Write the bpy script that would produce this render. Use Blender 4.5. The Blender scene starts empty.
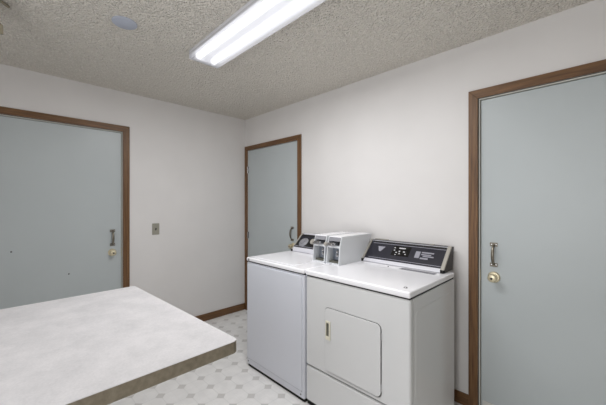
import bpy, bmesh, math, random
from mathutils import Vector, Matrix
random.seed(7)
S = bpy.context.scene
C = S.collection
PI = math.pi

# ------------------------------------------------------------ materials
def nodes(name):
    m = bpy.data.materials.new(name); m.use_nodes = True
    nt = m.node_tree; b = nt.nodes['Principled BSDF']
    return m, nt, b
def lin(c):
    return tuple(((v/255)/12.92 if v/255 <= .04045 else ((v/255+.055)/1.055)**2.4) for v in c)+(1,)
def N(nt, kind, **kw):
    n = nt.nodes.new(kind)
    for k, v in kw.items():
        if k in n.inputs: n.inputs[k].default_value = v
        else: setattr(n, k, v)
    return n
def L(nt, a, ao, b, bi): nt.links.new(a.outputs[ao], b.inputs[bi])
def plain(name, c, rough=.5, metal=0, spec=.5, noise=0, nscale=30, coat=0):
    m, nt, b = nodes(name)
    b.inputs['Base Color'].default_value = lin(c); b.inputs['Roughness'].default_value = rough
    b.inputs['Metallic'].default_value = metal; b.inputs['Specular IOR Level'].default_value = spec
    b.inputs['Coat Weight'].default_value = coat; b.inputs['Coat Roughness'].default_value = .08
    if noise:
        tc = N(nt, 'ShaderNodeTexCoord'); n = N(nt, 'ShaderNodeTexNoise', Scale=nscale, Detail=4.0)
        L(nt, tc, 'Object', n, 'Vector')
        r = N(nt, 'ShaderNodeValToRGB')
        lo = [max(0, v-noise) for v in c]; hi = [min(255, v+noise) for v in c]
        r.color_ramp.elements[0].position = .3; r.color_ramp.elements[1].position = .7
        r.color_ramp.elements[0].color = lin(lo); r.color_ramp.elements[1].color = lin(hi)
        L(nt, n, 'Fac', r, 'Fac'); L(nt, r, 'Color', b, 'Base Color')
    return m
def bumpy(m, scale, strength, dist=.01, kind='noise', ramp=None):
    nt = m.node_tree; b = nt.nodes['Principled BSDF']
    tc = N(nt, 'ShaderNodeTexCoord')
    if kind == 'noise': n = N(nt, 'ShaderNodeTexNoise', Scale=scale, Detail=3.0)
    else: n = N(nt, 'ShaderNodeTexVoronoi', Scale=scale)
    L(nt, tc, 'Object', n, 'Vector')
    bp = N(nt, 'ShaderNodeBump', Strength=strength, Distance=dist)
    src = n, ('Fac' if kind == 'noise' else 'Distance')
    if ramp:
        r = N(nt, 'ShaderNodeMapRange'); r.inputs['From Min'].default_value = ramp[0]; r.inputs['From Max'].default_value = ramp[1]
        L(nt, n, src[1], r, 'Value'); src = r, 'Result'
    L(nt, src[0], src[1], bp, 'Height'); L(nt, bp, 'Normal', b, 'Normal')
    return m
def wood(name, dark, light, axis):
    m, nt, b = nodes(name)
    tc = N(nt, 'ShaderNodeTexCoord'); mp = N(nt, 'ShaderNodeMapping')
    sc = [90, 90, 90]; sc[axis] = 4; mp.inputs['Scale'].default_value = sc
    n = N(nt, 'ShaderNodeTexNoise', Scale=1.0, Detail=6.0, Roughness=.65)
    r = N(nt, 'ShaderNodeValToRGB'); r.color_ramp.elements[0].position = .3; r.color_ramp.elements[1].position = .72
    r.color_ramp.elements[0].color = lin(dark); r.color_ramp.elements[1].color = lin(light)
    L(nt, tc, 'Object', mp, 'Vector'); L(nt, mp, 'Vector', n, 'Vector'); L(nt, n, 'Fac', r, 'Fac'); L(nt, r, 'Color', b, 'Base Color')
    b.inputs['Roughness'].default_value = .45
    return m

M = {}
M['wall'] = bumpy(plain('wall_paint', (222, 220, 219), .6, spec=.3, noise=2, nscale=3), 60, .12, .002)
M['wall_low_bounce'] = plain('low_bounce_paint', (176, 168, 155), .7)  # darker tone picked for the unseen wall to cut bounce onto the dryer side
M['ceiling'] = plain('popcorn_ceiling', (222, 218, 210), .95, spec=.1)
def ceiling_tex(m):
    nt = m.node_tree; b = nt.nodes['Principled BSDF']
    tc = N(nt, 'ShaderNodeTexCoord')
    v = N(nt, 'ShaderNodeTexVoronoi', Scale=80.0); v.feature = 'F1'
    n = N(nt, 'ShaderNodeTexNoise', Scale=40.0, Detail=2.0, Roughness=.6)
    L(nt, tc, 'Object', v, 'Vector'); L(nt, tc, 'Object', n, 'Vector')
    inv = N(nt, 'ShaderNodeMath', operation='SUBTRACT'); inv.inputs[0].default_value = 1.0
    L(nt, v, 'Distance', inv, 1)
    ad = N(nt, 'ShaderNodeMath', operation='MULTIPLY'); L(nt, inv, 0, ad, 0); L(nt, n, 'Fac', ad, 1)
    bp = N(nt, 'ShaderNodeBump', Strength=1.0, Distance=.03)
    L(nt, ad, 0, bp, 'Height'); L(nt, bp, 'Normal', b, 'Normal')
    r = N(nt, 'ShaderNodeValToRGB'); r.color_ramp.elements[0].position = .2; r.color_ramp.elements[1].position = .55
    r.color_ramp.elements[0].color = lin((222, 217, 208)); r.color_ramp.elements[1].color = lin((250, 246, 238))
    L(nt, ad, 0, r, 'Fac'); L(nt, r, 'Color', b, 'Base Color')
ceiling_tex(M['ceiling'])
M['door'] = plain('grey_blue_door_paint', (182, 189, 191), .38, noise=2, nscale=2)
M['jamb'] = plain('white_jamb_paint', (205, 205, 198), .5)
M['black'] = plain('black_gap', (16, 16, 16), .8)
M['wood_x'] = wood('stained_wood_x', (74, 48, 26), (130, 94, 58), 0)
M['wood_y'] = wood('stained_wood_y', (74, 48, 26), (130, 94, 58), 1)
M['wood_z'] = wood('stained_wood_z', (74, 48, 26), (130, 94, 58), 2)
M['washer'] = plain('white_enamel_washer', (218, 221, 230), .28, coat=.3)
M['dryer'] = plain('white_enamel_dryer', (218, 219, 220), .25, coat=.3)
M['deck'] = plain('white_enamel_deck', (248, 248, 252), .22, coat=.3)
M['ledge'] = plain('pale_grey_enamel', (214, 214, 222), .35)
M['meter'] = plain('pale_grey_metal', (214, 217, 220), .4)
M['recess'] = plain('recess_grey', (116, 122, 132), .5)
M['chrome'] = plain('chrome', (190, 190, 192), .22, 1)
M['steel'] = plain('aged_bronze_steel', (128, 122, 110), .35, .8)
M['brass'] = plain('brass', (218, 208, 180), .38, .8)
M['panel'] = plain('navy_black_panel', (37, 37, 47), .3)
M['panel_black'] = plain('black_panel', (24, 23, 24), .3)
M['display'] = plain('display_black', (8, 8, 9), .2)
M['print'] = plain('printed_white', (190, 190, 194), .5)
M['print_dim'] = plain('printed_grey', (150, 150, 160), .5)
M['silver'] = plain('beige_silver_trim', (172, 168, 160), .4, .2)
M['dark_plastic'] = plain('dark_plastic', (52, 48, 46), .5)
M['badge'] = plain('grey_badge', (138, 138, 144), .4)
M['cream'] = plain('cream_plastic', (226, 222, 205), .4)
M['pocket'] = plain('pocket_grey_green', (98, 98, 88), .5)
M['kick'] = plain('white_vinyl_sweep', (205, 205, 200), .5)
M['plate'] = plain('grey_metal_switch_plate', (158, 156, 144), .4, .3)
M['vent'] = plain('blue_grey_cover', (176, 182, 196), .6)
M['housing'] = plain('white_enamelled_steel', (210, 210, 214), .4)
M['beige'] = plain('tan_trim', (150, 142, 122), .5)
M['lid'] = M['deck']
# laminate
def laminate():
    m, nt, b = nodes('speckled_laminate')
    tc = N(nt, 'ShaderNodeTexCoord'); n = N(nt, 'ShaderNodeTexNoise', Scale=9.0, Detail=8.0, Roughness=.7)
    n2 = N(nt, 'ShaderNodeTexNoise', Scale=160.0, Detail=2.0)
    L(nt, tc, 'Object', n, 'Vector'); L(nt, tc, 'Object', n2, 'Vector')
    mx = N(nt, 'ShaderNodeMath', operation='MULTIPLY_ADD'); mx.inputs[1].default_value = .35
    L(nt, n2, 'Fac', mx, 0); L(nt, n, 'Fac', mx, 2)
    r = N(nt, 'ShaderNodeValToRGB'); r.color_ramp.elements[0].position = .45; r.color_ramp.elements[1].position = .85
    r.color_ramp.elements[0].color = lin((192, 191, 193)); r.color_ramp.elements[1].color = lin((214, 212, 214))
    L(nt, mx, 0, r, 'Fac'); L(nt, r, 'Color', b, 'Base Color'); b.inputs['Roughness'].default_value = .5
    return m
M['laminate'] = laminate()
M['edge'] = plain('brown_grey_edge', (138, 129, 112), .5, noise=12, nscale=60)
# vinyl floor: 15 cm squares with little turned squares at the crossings
def vinyl():
    m, nt, b = nodes('patterned_vinyl')
    geo = N(nt, 'ShaderNodeTexCoord'); sp = N(nt, 'ShaderNodeSeparateXYZ'); L(nt, geo, 'Object', sp, 0)
    P = .1517
    def mth(op, a, bb=None):
        n = N(nt, 'ShaderNodeMath', operation=op)
        for i, v in enumerate((a, bb)):
            if v is None: continue
            if isinstance(v, (int, float)): n.inputs[i].default_value = v
            else: nt.links.new(v, n.inputs[i])
        return n.outputs[0]
    def cell(o, off, p=P):
        return mth('ABSOLUTE', mth('SUBTRACT', mth('FRACT', mth('ADD', mth('DIVIDE', mth('SUBTRACT', o, off), p), 100.5)), .5))
    ax = cell(sp.outputs[0], -.006); ay = cell(sp.outputs[1], -.0605)
    dot = mth('LESS_THAN', mth('ADD', ax, ay), .235)
    cheb = mth('MAXIMUM', ax, ay); lo = mth('MINIMUM', ax, ay)
    line = mth('LESS_THAN', lo, .022)
    hx = cell(sp.outputs[0], -.006, P/2); hy = cell(sp.outputs[1], -.0605, P/2)
    line2 = mth('LESS_THAN', mth('MINIMUM', hx, hy), .02)
    n = N(nt, 'ShaderNodeTexNoise', Scale=12.0, Detail=5.0); L(nt, geo, 'Object', n, 'Vector')
    r = N(nt, 'ShaderNodeValToRGB'); r.color_ramp.elements[0].position = .35; r.color_ramp.elements[1].position = .7
    r.color_ramp.elements[0].color = lin((232, 231, 230)); r.color_ramp.elements[1].color = lin((243, 242, 241))
    L(nt, n, 'Fac', r, 'Fac')
    def mix(fac, a, col, k):
        x = N(nt, 'ShaderNodeMix', data_type='RGBA')
        nt.links.new(mth('MULTIPLY', fac, k), x.inputs['Factor']); nt.links.new(a, x.inputs['A']); x.inputs['B'].default_value = lin(col)
        return x.outputs['Result']
    c = mix(line2, r.outputs['Color'], (222, 222, 221), .35)
    c = mix(line, c, (220, 220, 219), .5)
    c = mix(dot, c, (208, 206, 204), 1.0)
    nt.links.new(c, b.inputs['Base Color']); b.inputs['Roughness'].default_value = .32
    return m
M['vinyl'] = vinyl()

# ------------------------------------------------------------ mesh helpers
def box(bm, x0, x1, y0, y1, z0, z1, mat=0):
    v = [bm.verts.new(p) for p in ((x0,y0,z0),(x1,y0,z0),(x1,y1,z0),(x0,y1,z0),(x0,y0,z1),(x1,y0,z1),(x1,y1,z1),(x0,y1,z1))]
    for f in ((0,3,2,1),(4,5,6,7),(0,1,5,4),(1,2,6,5),(2,3,7,6),(3,0,4,7)):
        bm.faces.new([v[i] for i in f]).material_index = mat
def prism(bm, pts, a0, a1, axis=0):
    """extrude a 2D outline along an axis: axis 0 -> outline (y,z), 1 -> (x,z), 2 -> (x,y)"""
    def P(p, a):
        return (a, p[0], p[1]) if axis == 0 else ((p[0], a, p[1]) if axis == 1 else (p[0], p[1], a))
    lo = [bm.verts.new(P(p, a0)) for p in pts]; hi = [bm.verts.new(P(p, a1)) for p in pts]
    n = len(pts)
    bm.faces.new(lo); bm.faces.new(hi[::-1])
    for i in range(n): bm.faces.new((lo[i], hi[i], hi[(i+1) % n], lo[(i+1) % n]))
def rrect(x0, x1, z0, z1, r, n=6):
    out = []
    for cx, cz, a in ((x1-r, z1-r, 0), (x0+r, z1-r, PI/2), (x0+r, z0+r, PI), (x1-r, z0+r, 1.5*PI)):
        for i in range(n+1):
            t = a+i*PI/2/n; out.append((cx+r*math.cos(t), cz+r*math.sin(t)))
    return out
def lathe(bm, prof, c, axis, n=28):
    """prof = (radius, distance along axis) pairs"""
    ax = Vector(axis).normalized(); u = ax.orthogonal().normalized(); w = ax.cross(u); c = Vector(c)
    rings = []
    for r, h in prof:
        if r < 1e-6: rings.append([bm.verts.new(c+ax*h)]); continue
        rings.append([bm.verts.new(c+ax*h+(u*math.cos(2*PI*i/n)+w*math.sin(2*PI*i/n))*r) for i in range(n)])
    for a, b in zip(rings, rings[1:]):
        for i in range(n):
            j = (i+1) % n
            q = [a[i % len(a)], a[j % len(a)], b[j % len(b)], b[i % len(b)]]
            q = list(dict.fromkeys(q))
            if len(q) > 2: bm.faces.new(q)
def tube(bm, pts, r, n=10, flat=1.0, side=None):
    pts = [Vector(p) for p in pts]; rings = []
    for i, p in enumerate(pts):
        t = (pts[min(i+1, len(pts)-1)]-pts[max(i-1, 0)]).normalized()
        u = Vector(side) if side else t.orthogonal().normalized()
        u = (u-t*u.dot(t)).normalized(); w = t.cross(u)
        rr = r[i] if isinstance(r, (list, tuple)) else r
        rings.append([bm.verts.new(p+u*math.cos(2*PI*k/n)*rr+w*math.sin(2*PI*k/n)*rr*flat) for k in range(n)])
    for a, b in zip(rings, rings[1:]):
        for k in range(n): bm.faces.new((a[k], a[(k+1) % n], b[(k+1) % n], b[k]))
    bm.faces.new(rings[0][::-1]); bm.faces.new(rings[-1])
def obj(name, bm, mat, parent=None, bevel=0, seg=2, smooth=False):
    bmesh.ops.recalc_face_normals(bm, faces=bm.faces)
    me = bpy.data.meshes.new(name); bm.to_mesh(me); bm.free()
    for k in (mat if isinstance(mat, (list, tuple)) else [mat]): me.materials.append(M[k])
    o = bpy.data.objects.new(name, me); C.objects.link(o)
    if smooth or bevel:
        for p in me.polygons: p.use_smooth = True
        me.set_sharp_from_angle(angle=math.radians(35))
    if bevel:
        b = o.modifiers.new('bevel', 'BEVEL'); b.width = bevel; b.segments = seg; b.limit_method = 'ANGLE'; b.angle_limit = math.radians(35)
        b.harden_normals = True
    if parent:
        o.parent = parent; o.matrix_parent_inverse = parent.matrix_basis.inverted()
    return o
def bx(name, mat, parent, *a, bevel=0, **k):
    bm = bmesh.new(); box(bm, *a); return obj(name, bm, mat, parent, bevel, **k)
def struct(o, label=None):
    o['kind'] = 'structure'
    if label: o['label'] = label
    return o
def thing(name, label, cat, loc, group=None):
    o = bpy.data.objects.new(name, None); C.objects.link(o); o.location = loc; o.empty_display_size = .1
    o['label'] = label; o['category'] = cat
    if group: o['group'] = group
    return o

# ------------------------------------------------------------ room
XR, YF, H, T = 5.2, -3.4, 2.44, .12
DH = 2.055                                     # head of the openings
bm = bmesh.new(); box(bm, -T, XR+T, YF-T, T, -.08, 0)
struct(obj('floor', bm, 'vinyl'), 'pale vinyl floor with small grey turned squares')
bm = bmesh.new(); box(bm, -T, XR+T, YF-T, T, H, H+.08)
struct(obj('ceiling', bm, 'ceiling'), 'textured popcorn ceiling')
A0, A1 = -2.325, -1.399                        # opening in the left wall
bm = bmesh.new()
box(bm, -T, 0, A1, T, 0, H); box(bm, -T, 0, YF-T, A0, 0, H); box(bm, -T, 0, A0, A1, DH, H)
struct(obj('wall_left', bm, 'wall'), 'off-white painted wall with the grey door and the light switch')
B0, B1 = .058, .982                            # middle door opening
R0, R1 = 2.693, 3.618                          # right door opening
bm = bmesh.new()
box(bm, 0, B0, 0, T, 0, H); box(bm, B0, B1, 0, T, DH-.02, H); box(bm, B1, R0, 0, T, 0, H)
box(bm, R0, R1, 0, T, DH, H); box(bm, R1, XR, 0, T, 0, H)
struct(obj('wall_back', bm, 'wall'), 'off-white painted wall behind the washer and dryer')
bm = bmesh.new(); box(bm, 0, XR, YF-T, YF, 0, H); struct(obj('wall_front', bm, 'wall'))
bm = bmesh.new(); box(bm, XR, XR+T, YF-T, T, 0, H); struct(obj('wall_right', bm, 'wall_low_bounce'))

def baseboard(name, *boxes, mat):
    bm = bmesh.new()
    for b in boxes: box(bm, *b)
    struct(obj(name, bm, mat, None, .003), 'brown stained wood baseboard')
baseboard('baseboard_left', (0, .012, -1.343, -.016, 0, .082), (0, .012, YF, -2.382, 0, .082), mat='wood_y')
baseboard('baseboard_back', (1.038, 2.639, -.012, 0, 0, .082), (3.663, XR, -.012, 0, 0, .082), mat='wood_x')

def casing(name, wall, a0, a1, head, w, label):
    """three boards round an opening; wall 'x' = left wall (x=0), 'y' = back wall (y=0)"""
    t = .014
    root = bpy.data.objects.new(name, None); C.objects.link(root); struct(root, label)
    def board(n, pts, mat):
        bm = bmesh.new()
        if wall == 'y': prism(bm, pts, -t, 0, 1)
        else: prism(bm, pts, 0, t, 0)
        obj(n, bm, mat, root, .002)
    g = .0004
    board('side_casing', [(a0-w, 0), (a0, 0), (a0, head-g), (a0-w, head+w-g)], 'wood_z')
    board('side_casing', [(a1, 0), (a1+w, 0), (a1+w, head+w-g), (a1, head-g)], 'wood_z')
    board('head_casing', [(a0, head), (a1, head), (a1+w, head+w), (a0-w, head+w)], 'wood_x' if wall == 'y' else 'wood_y')
    return root
casing('trim_1', 'x', A0, A1, DH, .055, 'brown wood casing around the left door')
casing('trim_2', 'y', B0, B1, DH-.02, .054, 'brown wood casing around the middle door in the corner')
casing('trim_3', 'y', R0, R1, DH, .056, 'brown wood casing around the right door')

def jamb(name, wall, a0, a1, head, d, label):
    """white jamb lining with black strips standing in for the shadow lines at the gaps"""
    bm = bmesh.new(); t = .0085; k = .0028
    def B(p0, p1, q0, q1, z0, z1, m=0):
        if wall == 'y': box(bm, p0, p1, q0, q1, z0, z1, m)
        else: box(bm, -q1, -q0, p0, p1, z0, z1, m)
    B(a0+k, a0+t, .003, d, 0, head-k); B(a1-t, a1-k, .003, d, 0, head-k); B(a0+t, a1-t, .003, d, head-t, head-k)
    B(a0, a0+k, .001, d, 0, head, 1); B(a1-k, a1, .001, d, 0, head, 1); B(a0+k, a1-k, .001, d, head-k, head, 1)  # black strips painted where the gap by the casing lies in shade
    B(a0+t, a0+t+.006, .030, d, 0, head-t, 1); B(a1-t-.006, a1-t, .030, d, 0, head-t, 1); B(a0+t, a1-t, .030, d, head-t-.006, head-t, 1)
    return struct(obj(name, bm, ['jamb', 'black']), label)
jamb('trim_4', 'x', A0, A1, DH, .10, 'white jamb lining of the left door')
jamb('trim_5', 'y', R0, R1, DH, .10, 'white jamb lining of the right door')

def pull(parent, c, n, up=.078):
    """D-shaped pull handle: two end plates and a bowed grip; c on the door face, n outward"""
    c = Vector(c); n = Vector(n); s = n.cross(Vector((0, 0, 1)))
    h = bpy.data.objects.new('pull_handle', None)
    bm = bmesh.new(); pts = []
    for i in range(15):
        a = i/14; z = -up+.014+(2*up-.028)*a
        pts.append(c+Vector((0, 0, z))+n*(.006+.030*math.sin(PI*a)**.6))
    tube(bm, pts, [.006+.0035*math.sin(PI*i/14) for i in range(15)], 10, .7, s)
    for k in (-1, 1):
        z = k*(up-.013)
        for q in [Vector((0, 0, z))]:
            a = c+q; hs = s*.021
            lo = a-hs-Vector((0, 0, .012)); hi = a+hs+Vector((0, 0, .012))+n*.005
            box(bm, *[v for i in range(3) for v in sorted((lo[i], hi[i]))])
    g = obj('pull_handle', bm, 'steel', parent, 0, smooth=True); g['label'] = 'aged metal pull handle'
    for k in (-1, 1):
        for q in (-1, 1):
            bm = bmesh.new(); lathe(bm, [(0.0045, .004), (.0045, .0065), (.0001, .0075)], c+Vector((0, 0, k*(up-.013)))+s*q*.013, n, 10)
            obj('screw', bm, 'chrome', g, smooth=True)
def knob(parent, c, n, low=False):
    c = Vector(c)
    bm = bmesh.new(); lathe(bm, [(0, .0), (.035, .0), (.035, .003), (.030, .008), (.018, .010), (0, .010)], c, n)
    r = obj('rosette', bm, 'brass', parent, smooth=True); r['label'] = 'round brass rosette'
    bm = bmesh.new()
    lathe(bm, [(.011, .008), (.011, .022), (.017, .030), (.0245, .040), (.0255, .050), (.022, .058), (.012, .062), (0, .062)], c, n)
    k = obj('knob', bm, 'brass', parent, smooth=True); k['label'] = 'round brass knob'
    bm = bmesh.new(); lathe(bm, [(.007, .060), (.007, .064), (0, .064)], c, n, 14)
    obj('keyhole', bm, 'dark_plastic', k, smooth=True)

# left door
d1 = bpy.data.objects.new('door_1', None); C.objects.link(d1); d1.location = (-.015, -1.86, 0); struct(d1, 'grey-blue flat door in the left wall with pull handle and brass knob')
bx('door_panel', 'door', d1, -.055, -.015, A0+.0125, A1-.0125, .008, DH-.0125, bevel=.002)
pull(d1, (-.015, -1.483, 1.040), (1, 0, 0)); knob(d1, (-.015, -1.486, .900), (1, 0, 0))
bm = bmesh.new(); box(bm, -.014, -.002, A1-.0105, A1-.0086, .86, .94); obj('latch_plate', bm, 'brass', d1)
for (y, z) in ((-1.812, .750), (-2.173, .983)):
    bm = bmesh.new(); lathe(bm, [(.006, 0), (.005, .003), (0, .004)], (-.015, y, z), (1, 0, 0), 12)
    obj('bumper_screw', bm, 'dark_plastic', d1, smooth=True)
# middle door
d2 = bpy.data.objects.new('door_2', None); C.objects.link(d2); d2.location = (.52, .0, 0); struct(d2, 'grey-blue flat door in the corner behind the washer')
bx('door_panel', 'door', d2, B0+.003, B1-.003, .003, .043, .008, DH-.024, bevel=.002)
pull(d2, (.890, .003, 1.035), (0, -1, 0)); knob(d2, (.905, .003, .905), (0, -1, 0))
for z in (1.79, .96, .18):
    bm = bmesh.new(); lathe(bm, [(0, -.042), (.007, -.042), (.007, .042), (0, .042)], (B0+.004, -.006, z), (0, 0, 1), 14)
    box(bm, B0+.002, B0+.02, -.0005, .003, z-.042, z+.042)
    obj('hinge', bm, 'chrome', d2, smooth=True)
# right door
d3 = bpy.data.objects.new('door_3', None); C.objects.link(d3); d3.location = (3.15, .015, 0); struct(d3, 'grey-blue flat door in the right of the back wall')
bx('door_panel', 'door', d3, R0+.0125, R1-.0125, .015, .055, .008, DH-.0125, bevel=.002)
pull(d3, (2.778, .015, 1.037), (0, -1, 0)); knob(d3, (2.779, .015, .893), (0, -1, 0))
bx('door_sweep', 'kick', d3, R0+.02, R1-.02, .011, .0155, .010, .076, bevel=.002)
bm = bmesh.new(); box(bm, R0+.0086, R0+.0105, .002, .014, .86, .93); obj('latch_plate', bm, 'brass', d3)

# ------------------------------------------------------------ light switch
sw = thing('light_switch', 'small grey metal toggle light switch on the wall right of the left door', 'switch', (0, -1.0995, 1.04))
bm = bmesh.new(); prism(bm, rrect(-1.135, -1.064, 1.040, 1.158, .005, 3), 0, .005, 0); obj('wall_plate', bm, 'plate', sw, .0015)
bm = bmesh.new(); prism(bm, [(.004, 1.085), (.007, 1.087), (.017, 1.104), (.014, 1.109), (.004, 1.111)], -1.104, -1.095, 1); 
bmesh.ops.transform(bm, matrix=Matrix(((1,0,0,0),(0,1,0,0),(0,0,1,0),(0,0,0,1))), verts=bm.verts)
t = obj('toggle', bm, 'dark_plastic', sw, .001)
for z in (1.055, 1.143):
    bm = bmesh.new(); lathe(bm, [(.0035, .004), (.0035, .006), (0, .0065)], (0, -1.0995, z), (1, 0, 0), 10); obj('screw', bm, 'chrome', sw, smooth=True)

# ------------------------------------------------------------ ceiling things
bm = bmesh.new(); lathe(bm, [(0, 0), (.066, 0), (.066, .006), (.060, .010), (0, .011)], (1.270, -1.706, H), (0, 0, -1), 40)
o = obj('ceiling_cover_plate', bm, 'vent', None, smooth=True); o['label'] = 'round blue-grey cover plate on the textured ceiling'; o['category'] = 'cover plate'

# fluorescent fixture
lf = thing('ceiling_light', 'long fluorescent ceiling light with wraparound white lens', 'light', (1.81, -1.18, H))
X0, X1, Y0, Y1 = 1.228, 2.448, -1.292, -1.072
ZB = 2.378
bm = bmesh.new()     # enamelled steel pan
box(bm, X0, X1, Y0, Y1, 2.430, 2.4399)
box(bm, X0, X1, Y0, Y0+.004, 2.404, 2.430); box(bm, X0, X1, Y1-.004, Y1, 2.404, 2.430)
obj('housing', bm, 'housing', lf)
def emis(name, col, s):
    m = bpy.data.materials.new(name); m.use_nodes = True; nt = m.node_tree; nt.nodes.clear()
    e = nt.nodes.new('ShaderNodeEmission'); e.inputs[0].default_value = (*col, 1); e.inputs[1].default_value = s
    o = nt.nodes.new('ShaderNodeOutputMaterial'); nt.links.new(e.outputs[0], o.inputs[0]); M[name] = m
emis('tube_glow', (.97, .98, 1), 2.1)
def lens_mat():
    m = bpy.data.materials.new('prismatic_lens'); m.use_nodes = True; nt = m.node_tree; nt.nodes.clear()
    t = nt.nodes.new('ShaderNodeBsdfTransparent'); t.inputs[0].default_value = (.96, .96, .97, 1)
    tr = nt.nodes.new('ShaderNodeBsdfTranslucent'); tr.inputs[0].default_value = (.93, .93, .95, 1)
    d = nt.nodes.new('ShaderNodeBsdfDiffuse'); d.inputs[0].default_value = (.9, .9, .93, 1)
    a = nt.nodes.new('ShaderNodeMixShader'); a.inputs[0].default_value = .35
    nt.links.new(tr.outputs[0], a.inputs[1]); nt.links.new(d.outputs[0], a.inputs[2])
    b = nt.nodes.new('ShaderNodeMixShader'); b.inputs[0].default_value = .55
    nt.links.new(t.outputs[0], b.inputs[1]); nt.links.new(a.outputs[0], b.inputs[2])
    o = nt.nodes.new('ShaderNodeOutputMaterial'); nt.links.new(b.outputs[0], o.inputs[0]); M['lens'] = m
lens_mat()
bm = bmesh.new()     # lens: shallow tray under the pan, single skin
prof = [(Y0-.001, 2.420), (Y0, 2.382), (Y0+.003, ZB), (Y1-.003, ZB), (Y1, 2.382), (Y1+.001, 2.420)]
r0 = [bm.verts.new((X0-.002, y, z)) for y, z in prof]; r1 = [bm.verts.new((X1+.002, y, z)) for y, z in prof]
for i in range(5): bm.faces.new((r0[i], r1[i], r1[i+1], r0[i+1]))
bm.faces.new(r0); bm.faces.new(r1[::-1])
obj('lens', bm, 'lens', lf)
for y in (-1.238, -1.125):
    bm = bmesh.new(); lathe(bm, [(0, 0), (.021, 0), (.021, 1.16), (0, 1.16)], (X0+.03, y, 2.407), (1, 0, 0), 20)
    obj('fluorescent_tube', bm, 'tube_glow', lf, smooth=True)
for x in (X0+.012, X1-.012):
    bx('lamp_holder', 'housing', lf, x-.01, x+.01, -1.26, -1.10, 2.388, 2.43)
bx('end_cap', 'housing', lf, X0-.006, X0-.002, Y0, Y1, 2.384, 2.4399, bevel=.001)
bx('end_cap', 'housing', lf, X1+.002, X1+.006, Y0, Y1, 2.384, 2.4399, bevel=.001)

# fitting at the upper left edge of the view
cf = thing('ceiling_fitting', 'white and tan fitting under the ceiling at the top left corner', 'fitting', (1.02, -2.33, H))
bx('body', 'housing', cf, .98, 1.20, -2.46, -2.235, 2.36, 2.4399, bevel=.004)
bm = bmesh.new(); tube(bm, [(1.10, -2.29, 2.438), (1.00, -2.196, 2.431)], .0075, 8); obj('trim_rod', bm, 'beige', cf, smooth=True)
bm = bmesh.new(); lathe(bm, [(0, 0), (.012, 0), (.012, .014), (0, .014)], (1.02, -2.243, 2.36), (0, 0, -1), 14); obj('cap', bm, 'dark_plastic', cf, smooth=True)
bm = bmesh.new(); prism(bm, [(-2.27, 2.36), (-2.218, 2.320), (-2.216, 2.272), (-2.27, 2.265)], 1.00, 1.01, 0); obj('tab', bm, 'beige', cf, .001)

# ------------------------------------------------------------ laundry table
tb = thing('laundry_table', 'light speckled laminate-topped table with brown edge, left foreground', 'table', (1.93, -2.4, 0))
def slab(r):
    pts = []
    for cx, cy, a, rr in ((2.421, -1.658, 0, .024), (1.449, -1.702, PI/2, .008)):
        for i in range(9):
            t = a+i*PI/16; ox = cx-rr if a == 0 else cx+rr; oy = cy-rr
            pts.append((ox+(rr-r)*math.cos(t), oy+(rr-r)*math.sin(t)))
    return pts+[(1.449+r, -3.38), (2.421-r, -3.38)]
bm = bmesh.new(); prism(bm, slab(.0), .872, .9092, 2); obj('edge_band', bm, 'edge', tb)
bm = bmesh.new(); prism(bm, slab(.0006), .9092, .9105, 2); t = obj('tabletop', bm, 'laminate', tb); t['label'] = 'pale speckled laminate top'
bm = bmesh.new(); box(bm, 1.52, 1.545, -3.36, -2.5, 0, .872); box(bm, 2.30, 2.325, -3.36, -2.5, 0, .872); box(bm, 1.545, 2.30, -3.0, -2.975, .25, .872)
obj('base_frame', bm, 'wood_z', tb)

# ------------------------------------------------------------ washer
WX0, WX1, WF, WB, TOP = 1.153, 1.835, -.762, -.125, .914
w = thing('washing_machine', 'white top-loading washing machine standing left of the dryer', 'washing machine', (1.5, -.44, 0))
bx('cabinet', 'washer', w, WX0+.0, WX1-.001, WF+.001, WB, .022, .875, bevel=.008, seg=3)
bx('deck_gap_shade', 'black', w, WX0+.006, WX1-.006, WF+.009, WB-.002, .874, .8835)  # black block stands in for the shadow under the deck lip
bx('base_plinth', 'black', w, WX0+.006, WX1-.006, WF+.012, WB, 0, .024)
o = bx('top_deck', 'deck', w, WX0, WX1-.001, WF-.006, WB, .883, TOP, bevel=.010, seg=4)
bm = bmesh.new(); prism(bm, rrect(WX0+.045, WX1-.14, WF+.035, -.335, .02), TOP, TOP+.004, 2)
lid = obj('lid', bm, 'deck', w, .002)
bm = bmesh.new(); prism(bm, rrect(WX0+.012, WX1-.022, .076, .862, .004, 3), WF+.001, WF-.005, 1); obj('front_panel', bm, 'washer', w, .0012)
bx('crease_shade', 'recess', w, WX0+.012, WX1-.022, WF+.0012, WF-.002, .0725, .0762)  # grey strip painted as the crease shadow below the front panel
for x in (WX0+.022, WX1-.035):
    bm = bmesh.new(); lathe(bm, [(.005, 0), (.005, .002), (0, .0025)], (x, WF+.001, .048), (0, -1, 0), 10); obj('screw', bm, 'dark_plastic', w, smooth=True)
bm = bmesh.new(); prism(bm, rrect(WX0+.024, WX0+.044, .888, .906, .003, 3), WF-.006, WF-.0075, 1); obj('badge', bm, 'badge', w)

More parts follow.
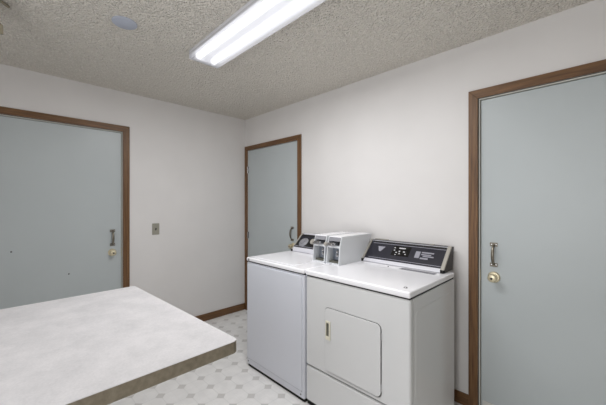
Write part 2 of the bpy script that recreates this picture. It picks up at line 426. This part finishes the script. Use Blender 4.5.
def console(parent, x0, x1, base, top, back, panel_mat, cap='silver'):
    """sloping control console; base/top = (y,z) of the lower and upper edge of the dark fascia"""
    (yb, zb), (yt, zt) = base, top
    lift = .012
    body = [(yb-.012, TOP+.003), (yb-.002, zb-.002), (yt, zt), (yt+.004, zt+.004), (back, zt+.004), (back-.02, TOP+.003)]
    bm = bmesh.new(); prism(bm, body, x0+.014, x1-.014, 0)
    c = obj('console', bm, 'ledge', parent, .002)
    d = Vector((0, yt-yb, zt-zb)); Ln = d.length; d.normalize(); n = Vector((0, -d.z, d.y))
    def quad(name, mat, pts, h0, h1, par):
        """patch on the slope: pts = (x, t) with t 0..1 from the lower to the upper edge"""
        bm = bmesh.new(); lo = []; hi = []
        for x, t in pts:
            p = Vector((x, yb, zb))+d*(t*Ln); lo.append(bm.verts.new(p+n*h0)); hi.append(bm.verts.new(p+n*h1))
        k = len(pts); bm.faces.new(lo); bm.faces.new(hi[::-1])
        for i in range(k): bm.faces.new((lo[i], hi[i], hi[(i+1) % k], lo[(i+1) % k]))
        return obj(name, bm, mat, par)
    R = lambda a, b, s, t: [(a, s), (b, s), (b, t), (a, t)]
    f = quad('fascia', panel_mat, R(x0+.016, x1-.016, .06, .97), 0, .003, c)
    for s in (0, 1):
        a, b = (x0, x0+.014) if s == 0 else (x1-.024, x1)
        prof = [(yb-.014, TOP+.02), (yt-.006, zt+.008), (yt+.010, zt+.008), (yb+.004, TOP+.02)]
        bm = bmesh.new(); prism(bm, prof, a, b, 0); obj('end_trim', bm, cap, c, .002)
        e0, e1 = (x0+.002, x0+.012) if s == 0 else (x1-.012, x1-.002)
        prof = [(yb+.004, TOP+.001), (yb+.002, TOP+.024), (yt+.008, zt+.003), (back, zt+.003), (back-.02, TOP+.001)]
        bm = bmesh.new(); prism(bm, prof, e0, e1, 0); obj('end_plate', bm, 'dark_plastic', c)
        bm = bmesh.new(); box(bm, a+.001, b-.001, yb-.018, yb+.012, TOP+.0005, TOP+.022); obj('foot', bm, 'black', c, .002)
    return c, quad, R
Wc, quad, R = console(w, 1.185, 1.822, (-.272, .948), (-.140, 1.066), -.085, 'panel_black')
quad('upper_stripe', 'panel', R(1.20, 1.80, .70, .84), .003, .0035, Wc)
quad('lower_stripe', 'print_dim', R(1.21, 1.80, .115, .15), .003, .0035, Wc)
# dial with its paler skirt, and the round timer knob
def on_slope(yb, zb, yt, zt, x, t):
    p = Vector((x, yb, zb)).lerp(Vector((x, yt, zt)), t); d = Vector((0, yt-yb, zt-zb)).normalized(); return p, Vector((0, -d.z, d.y))
p, n = on_slope(-.272, .948, -.140, 1.066, 1.285, .42)
bm = bmesh.new(); lathe(bm, [(0, .003), (.052, .003), (.050, .006), (.030, .016), (.027, .024), (0, .025)], p, n, 32)
o = obj('timer_dial', bm, 'badge', Wc, smooth=True)
p, n = on_slope(-.272, .948, -.140, 1.066, 1.40, .5)
bm = bmesh.new(); lathe(bm, [(0, .003), (.026, .003), (.025, .020), (.018, .028), (0, .029)], p, n, 24)
o = obj('selector_knob', bm, 'silver', Wc, smooth=True)

# ------------------------------------------------------------ dryer
DX0, DX1, DF, DB = 1.840, 2.587, -.755, -.122
d = thing('clothes_dryer', 'white front-loading clothes dryer standing right of the washing machine', 'dryer', (2.2, -.43, 0))
bx('cabinet', 'dryer', d, DX0+.003, DX1-.002, -.7135, DB, .030, .872, bevel=.003)
bx('front_panel', 'dryer', d, DX0+.002, DX1-.0005, DF+.002, -.715, .273, .872, bevel=.012, seg=4)
bx('access_panel', 'dryer', d, DX0+.002, DX1-.0005, DF+.002, -.715, .030, .268, bevel=.012, seg=3)
bx('deck_gap_shade', 'black', d, DX0+.008, DX1-.008, DF+.010, DB-.002, .871, .8805)  # black filler, painted shade in the gap below the dryer deck
bx('base_plinth', 'black', d, DX0+.006, DX1-.006, DF+.014, DB+.002, 0, .80)
bx('top_deck', 'deck', d, DX0, DX1, DF-.004, DB, .880, TOP, bevel=.010, seg=4)
# pressed outline on the side and toe
bm = bmesh.new(); prism(bm, rrect(-.69, -.17, .33, .80, .03), DX1-.004, DX1-.0005, 0); obj('side_panel', bm, 'dryer', d, .001)
bm = bmesh.new(); prism(bm, rrect(DX0+.05, DX1-.05, .085, .225, .01), DF+.004, DF+.0015, 1); obj('toe_panel', bm, 'dryer', d, .001)
bm = bmesh.new(); prism(bm, rrect(2.012, 2.4225, .2945, .705, .033), DF+.004, DF+.002, 1); obj('door_gap', bm, 'black', d)
bm = bmesh.new(); prism(bm, rrect(2.0155, 2.4175, .300, .7015, .030), DF+.004, DF-.003, 1)
dd = obj('door', bm, 'dryer', d, .0025)
bm = bmesh.new()
for bxs in ((2.026, 2.064, .608, .620), (2.026, 2.064, .502, .524), (2.026, 2.032, .524, .608), (2.054, 2.064, .524, .608)):
    box(bm, bxs[0], bxs[1], DF-.010, DF-.002, bxs[2], bxs[3])
hd = obj('door_handle', bm, 'cream', dd, .0015); hd['label'] = 'cream door handle frame'
bx('handle_pocket', 'pocket', hd, 2.032, 2.054, DF-.005, DF-.002, .524, .608)
for z in (.36, .64):
    bx('hinge', 'chrome', d, 2.4185, 2.4225, DF-.004, DF+.003, z-.02, z+.02)
DS = (-.204, .932, -.072, 1.066)
Dc, quad, R = console(d, 1.928, 2.553, (DS[0], DS[1]), (DS[2], DS[3]), -.03, 'panel')
bx('top_trim', 'panel_black', Dc, 1.945, 2.528, DS[2]-.002, -.034, 1.0695, 1.0715)
quad('top_stripe', 'panel_black', R(1.962, 2.535, .90, .965), .003, .0038, Dc)
quad('pale_line', 'print_dim', R(1.962, 2.525, .845, .865), .003, .0038, Dc)
quad('pale_line', 'print_dim', R(1.975, 2.525, .115, .135), .003, .0038, Dc)
s = quad('display_window', 'display', R(2.148, 2.284, .34, .80), .003, .0045, Dc)
rnd = random.Random(3)
def marks(name, mat, rects, par, h=.005):
    for r in rects: quad(name, mat, R(*r), h-.0006, h, par)
marks('printed_mark', 'print', [(2.156, 2.167, .68, .73), (2.195, 2.245, .68, .735), (2.158, 2.170, .56, .61), (2.178, 2.190, .46, .51), (2.200, 2.212, .52, .58), (2.205, 2.216, .42, .46), (2.235, 2.250, .52, .57), (2.178, 2.186, .36, .40), (2.252, 2.262, .42, .46)], s, .0055)
marks('printed_text', 'print_dim', [(2.328, 2.362, .36, .66), (2.37, 2.455, .60, .66), (2.37, 2.44, .51, .56), (2.385, 2.46, .44, .49), (2.37, 2.425, .33, .40)], Dc, .004)
quad('paper_sticker', 'print_dim', [(2.040, .46), (2.055, .46), (2.080, .70), (2.018, .70)], .003, .0042, Dc)
bx('silver_tab', 'silver', Dc, 2.405, 2.435, -.078, -.062, 1.0716, 1.078)
# label strip on the deck, lock and a screw
bm = bmesh.new()
for k in range(6): box(bm, 2.285, 2.515, -.285+k*.008, -.281+k*.008, TOP, TOP+.0015)
box(bm, 2.280, 2.520, -.288, -.238, TOP-.0005, TOP+.0008); o = obj('lint_vent', bm, 'badge', d); o['label'] = 'grey slotted strip on the dryer top'
bm = bmesh.new(); lathe(bm, [(0, 0), (.011, 0), (.010, .004), (0, .005)], (2.529, -.690, TOP), (0, 0, 1), 16); o = obj('deck_lock', bm, 'chrome', d, smooth=True)
bm = bmesh.new(); lathe(bm, [(0, 0), (.005, 0), (.004, .004), (0, .005)], (2.19, -.27, TOP), (0, 0, 1), 12); o = obj('screw', bm, 'dark_plastic', d, smooth=True)
# little grey strip lying on the console top
o = bx('metal_strip', 'silver', None, 1.955, 2.075, -.060, -.050, 1.0718, 1.080, bevel=.001)
o['label'] = 'thin grey metal strip lying on top of the dryer console'; o['category'] = 'strip'

# ------------------------------------------------------------ coin meters
def meter(x0, x1, back_lo, back_hi, label, dy=0, z0=TOP):
    r = thing('coin_meter', label, 'coin meter', ((x0+x1)/2, -.3, z0), 'coin meters between the washer and dryer')
    t = .008; zt = 1.120; F = -.503+dy
    side = [(F, z0), (F+.012, 1.045), (F+.036, zt), (back_hi, zt), (back_lo, z0)]
    for a in (x0, x1-t):
        bm = bmesh.new(); prism(bm, side, a, a+t, 0); obj('side_plate', bm, 'meter', r, .001)
    bm = bmesh.new(); prism(bm, [(F+.034, zt-.006), (F+.036, zt), (back_hi, zt), (back_hi-.004, zt-.006)], x0+t, x1-t, 0); obj('top_plate', bm, 'deck', r)
    bm = bmesh.new(); box(bm, x0+t, x1-t, F+.01, back_lo-.01, z0+.0005, z0+.008); obj('bottom_plate', bm, 'meter', r)
    bm = bmesh.new(); box(bm, x0+t, x1-t, F+.075, F+.08, z0+.008, zt-.006); obj('recess_back', bm, 'recess', r)
    # sloping header
    bm = bmesh.new(); prism(bm, [(F+.020, 1.086), (F+.034, zt-.006), (F+.060, zt-.006), (F+.060, 1.086)], x0+t, x1-t, 0); obj('header', bm, 'badge', r)
    # coin slide block
    bm = bmesh.new(); box(bm, x0+t, x1-t, F+.016, F+.075, 1.036, 1.052); s = obj('shelf', bm, 'meter', r)
    cx = (x0+x1)/2
    bm = bmesh.new(); box(bm, cx-.026, cx+.030, F-.022, F+.06, 1.052, 1.078); s = obj('coin_slide', bm, 'chrome', r, .003)
    bm = bmesh.new(); box(bm, cx-.020, cx+.022, F-.036, F-.022, 1.057, 1.072); obj('slide_grip', bm, 'chrome', s, .003)
    for k in (-.012, .004, .018):
        bm = bmesh.new(); box(bm, cx+k-.002, cx+k+.002, F-.015, F+.012, 1.078, 1.0795); obj('coin_slot', bm, 'black', s)
    bm = bmesh.new(); lathe(bm, [(.0, 0), (.013, 0), (.014, .02), (.010, .024), (0, .025)], (x0-.002+t, F+.004, 1.062), (-.35, -1, 0), 18); obj('slide_knob', bm, 'silver', r, smooth=True)
    # lower coin box with lock
    bm = bmesh.new(); box(bm, cx-.012, x1-t-.004, F+.045, F+.075, z0+.030, 1.030); b = obj('coin_box', bm, 'recess', r, .002)
    for z in (.985, 1.012):
        bm = bmesh.new(); lathe(bm, [(0, 0), (.012, 0), (.011, .012), (.004, .013), (.004, .010), (0, .010)], (cx+.018, F+.045, z-.005), (0, -1, 0), 18); obj('lock', bm, 'chrome', b, smooth=True)
    bm = bmesh.new(); box(bm, x0+t, x1-t, F+.03, F+.075, z0+.008, z0+.022); o = obj('tray', bm, 'pocket', r, .001)
    return r
meter(1.664, 1.788, -.290, -.115, 'pale grey coin meter box on the washing machine, the left one of two', .002)
meter(1.806, 1.930, -.205, -.070, 'pale grey coin meter box beside the dryer console, the right one of two')

# ------------------------------------------------------------ light & camera
def area(name, loc, rot, sx, sy, p, col=(1, 1, 1)):
    l = bpy.data.lights.new(name, 'AREA'); l.shape = 'RECTANGLE'; l.size = sx; l.size_y = sy; l.energy = p; l.color = col
    o = bpy.data.objects.new(name, l); C.objects.link(o); o.location = loc; o.rotation_euler = rot; return o
area('fixture_light', ((X0+X1)/2, -1.18, ZB-.004), (0, 0, 0), 1.18, .2, 23, (.99, .99, 1))
bm = bmesh.new()     # frame added around the unseen fill light behind the camera
for b in ((2.02, 2.10, .42, 2.28), (3.50, 3.58, .42, 2.28)): box(bm, b[0], b[1], YF, YF+.02, b[2], b[3])
for z in (.42, 2.20): box(bm, 2.10, 3.50, YF, YF+.02, z, z+.08)
struct(obj('fill_frame', bm, 'wood_z'), 'brown frame added around the fill light behind the viewer')
area('fill_light', (2.8, YF+.03, 1.35), (PI/2, 0, 0), 1.4, 1.7, 32, (.97, .985, 1))  # invented fill light, added to brighten the whole room

wd = bpy.data.worlds.new('world'); S.world = wd; wd.use_nodes = True
wd.node_tree.nodes['Background'].inputs[0].default_value = (.5, .5, .5, 1); wd.node_tree.nodes['Background'].inputs[1].default_value = 0.0

cam = bpy.data.cameras.new('camera'); co = bpy.data.objects.new('camera', cam); C.objects.link(co)
co.location = (3.2857, -2.2171, 1.368); co.rotation_euler = (PI/2, 0, .7881)
cam.sensor_width = 36; cam.lens = 301.35/606*36; cam.shift_y = .515/606; cam.clip_start = .05
S.camera = co
S.view_settings.view_transform = 'Standard'; S.view_settings.look = 'None'; S.view_settings.gamma = 1; S.view_settings.use_curve_mapping = False
S.view_settings.exposure = -0.06
S.cycles.use_denoising = True
S.cycles.max_bounces = 14; S.cycles.diffuse_bounces = 8; S.cycles.transparent_max_bounces = 12
S.cycles.sample_clamp_indirect = 6
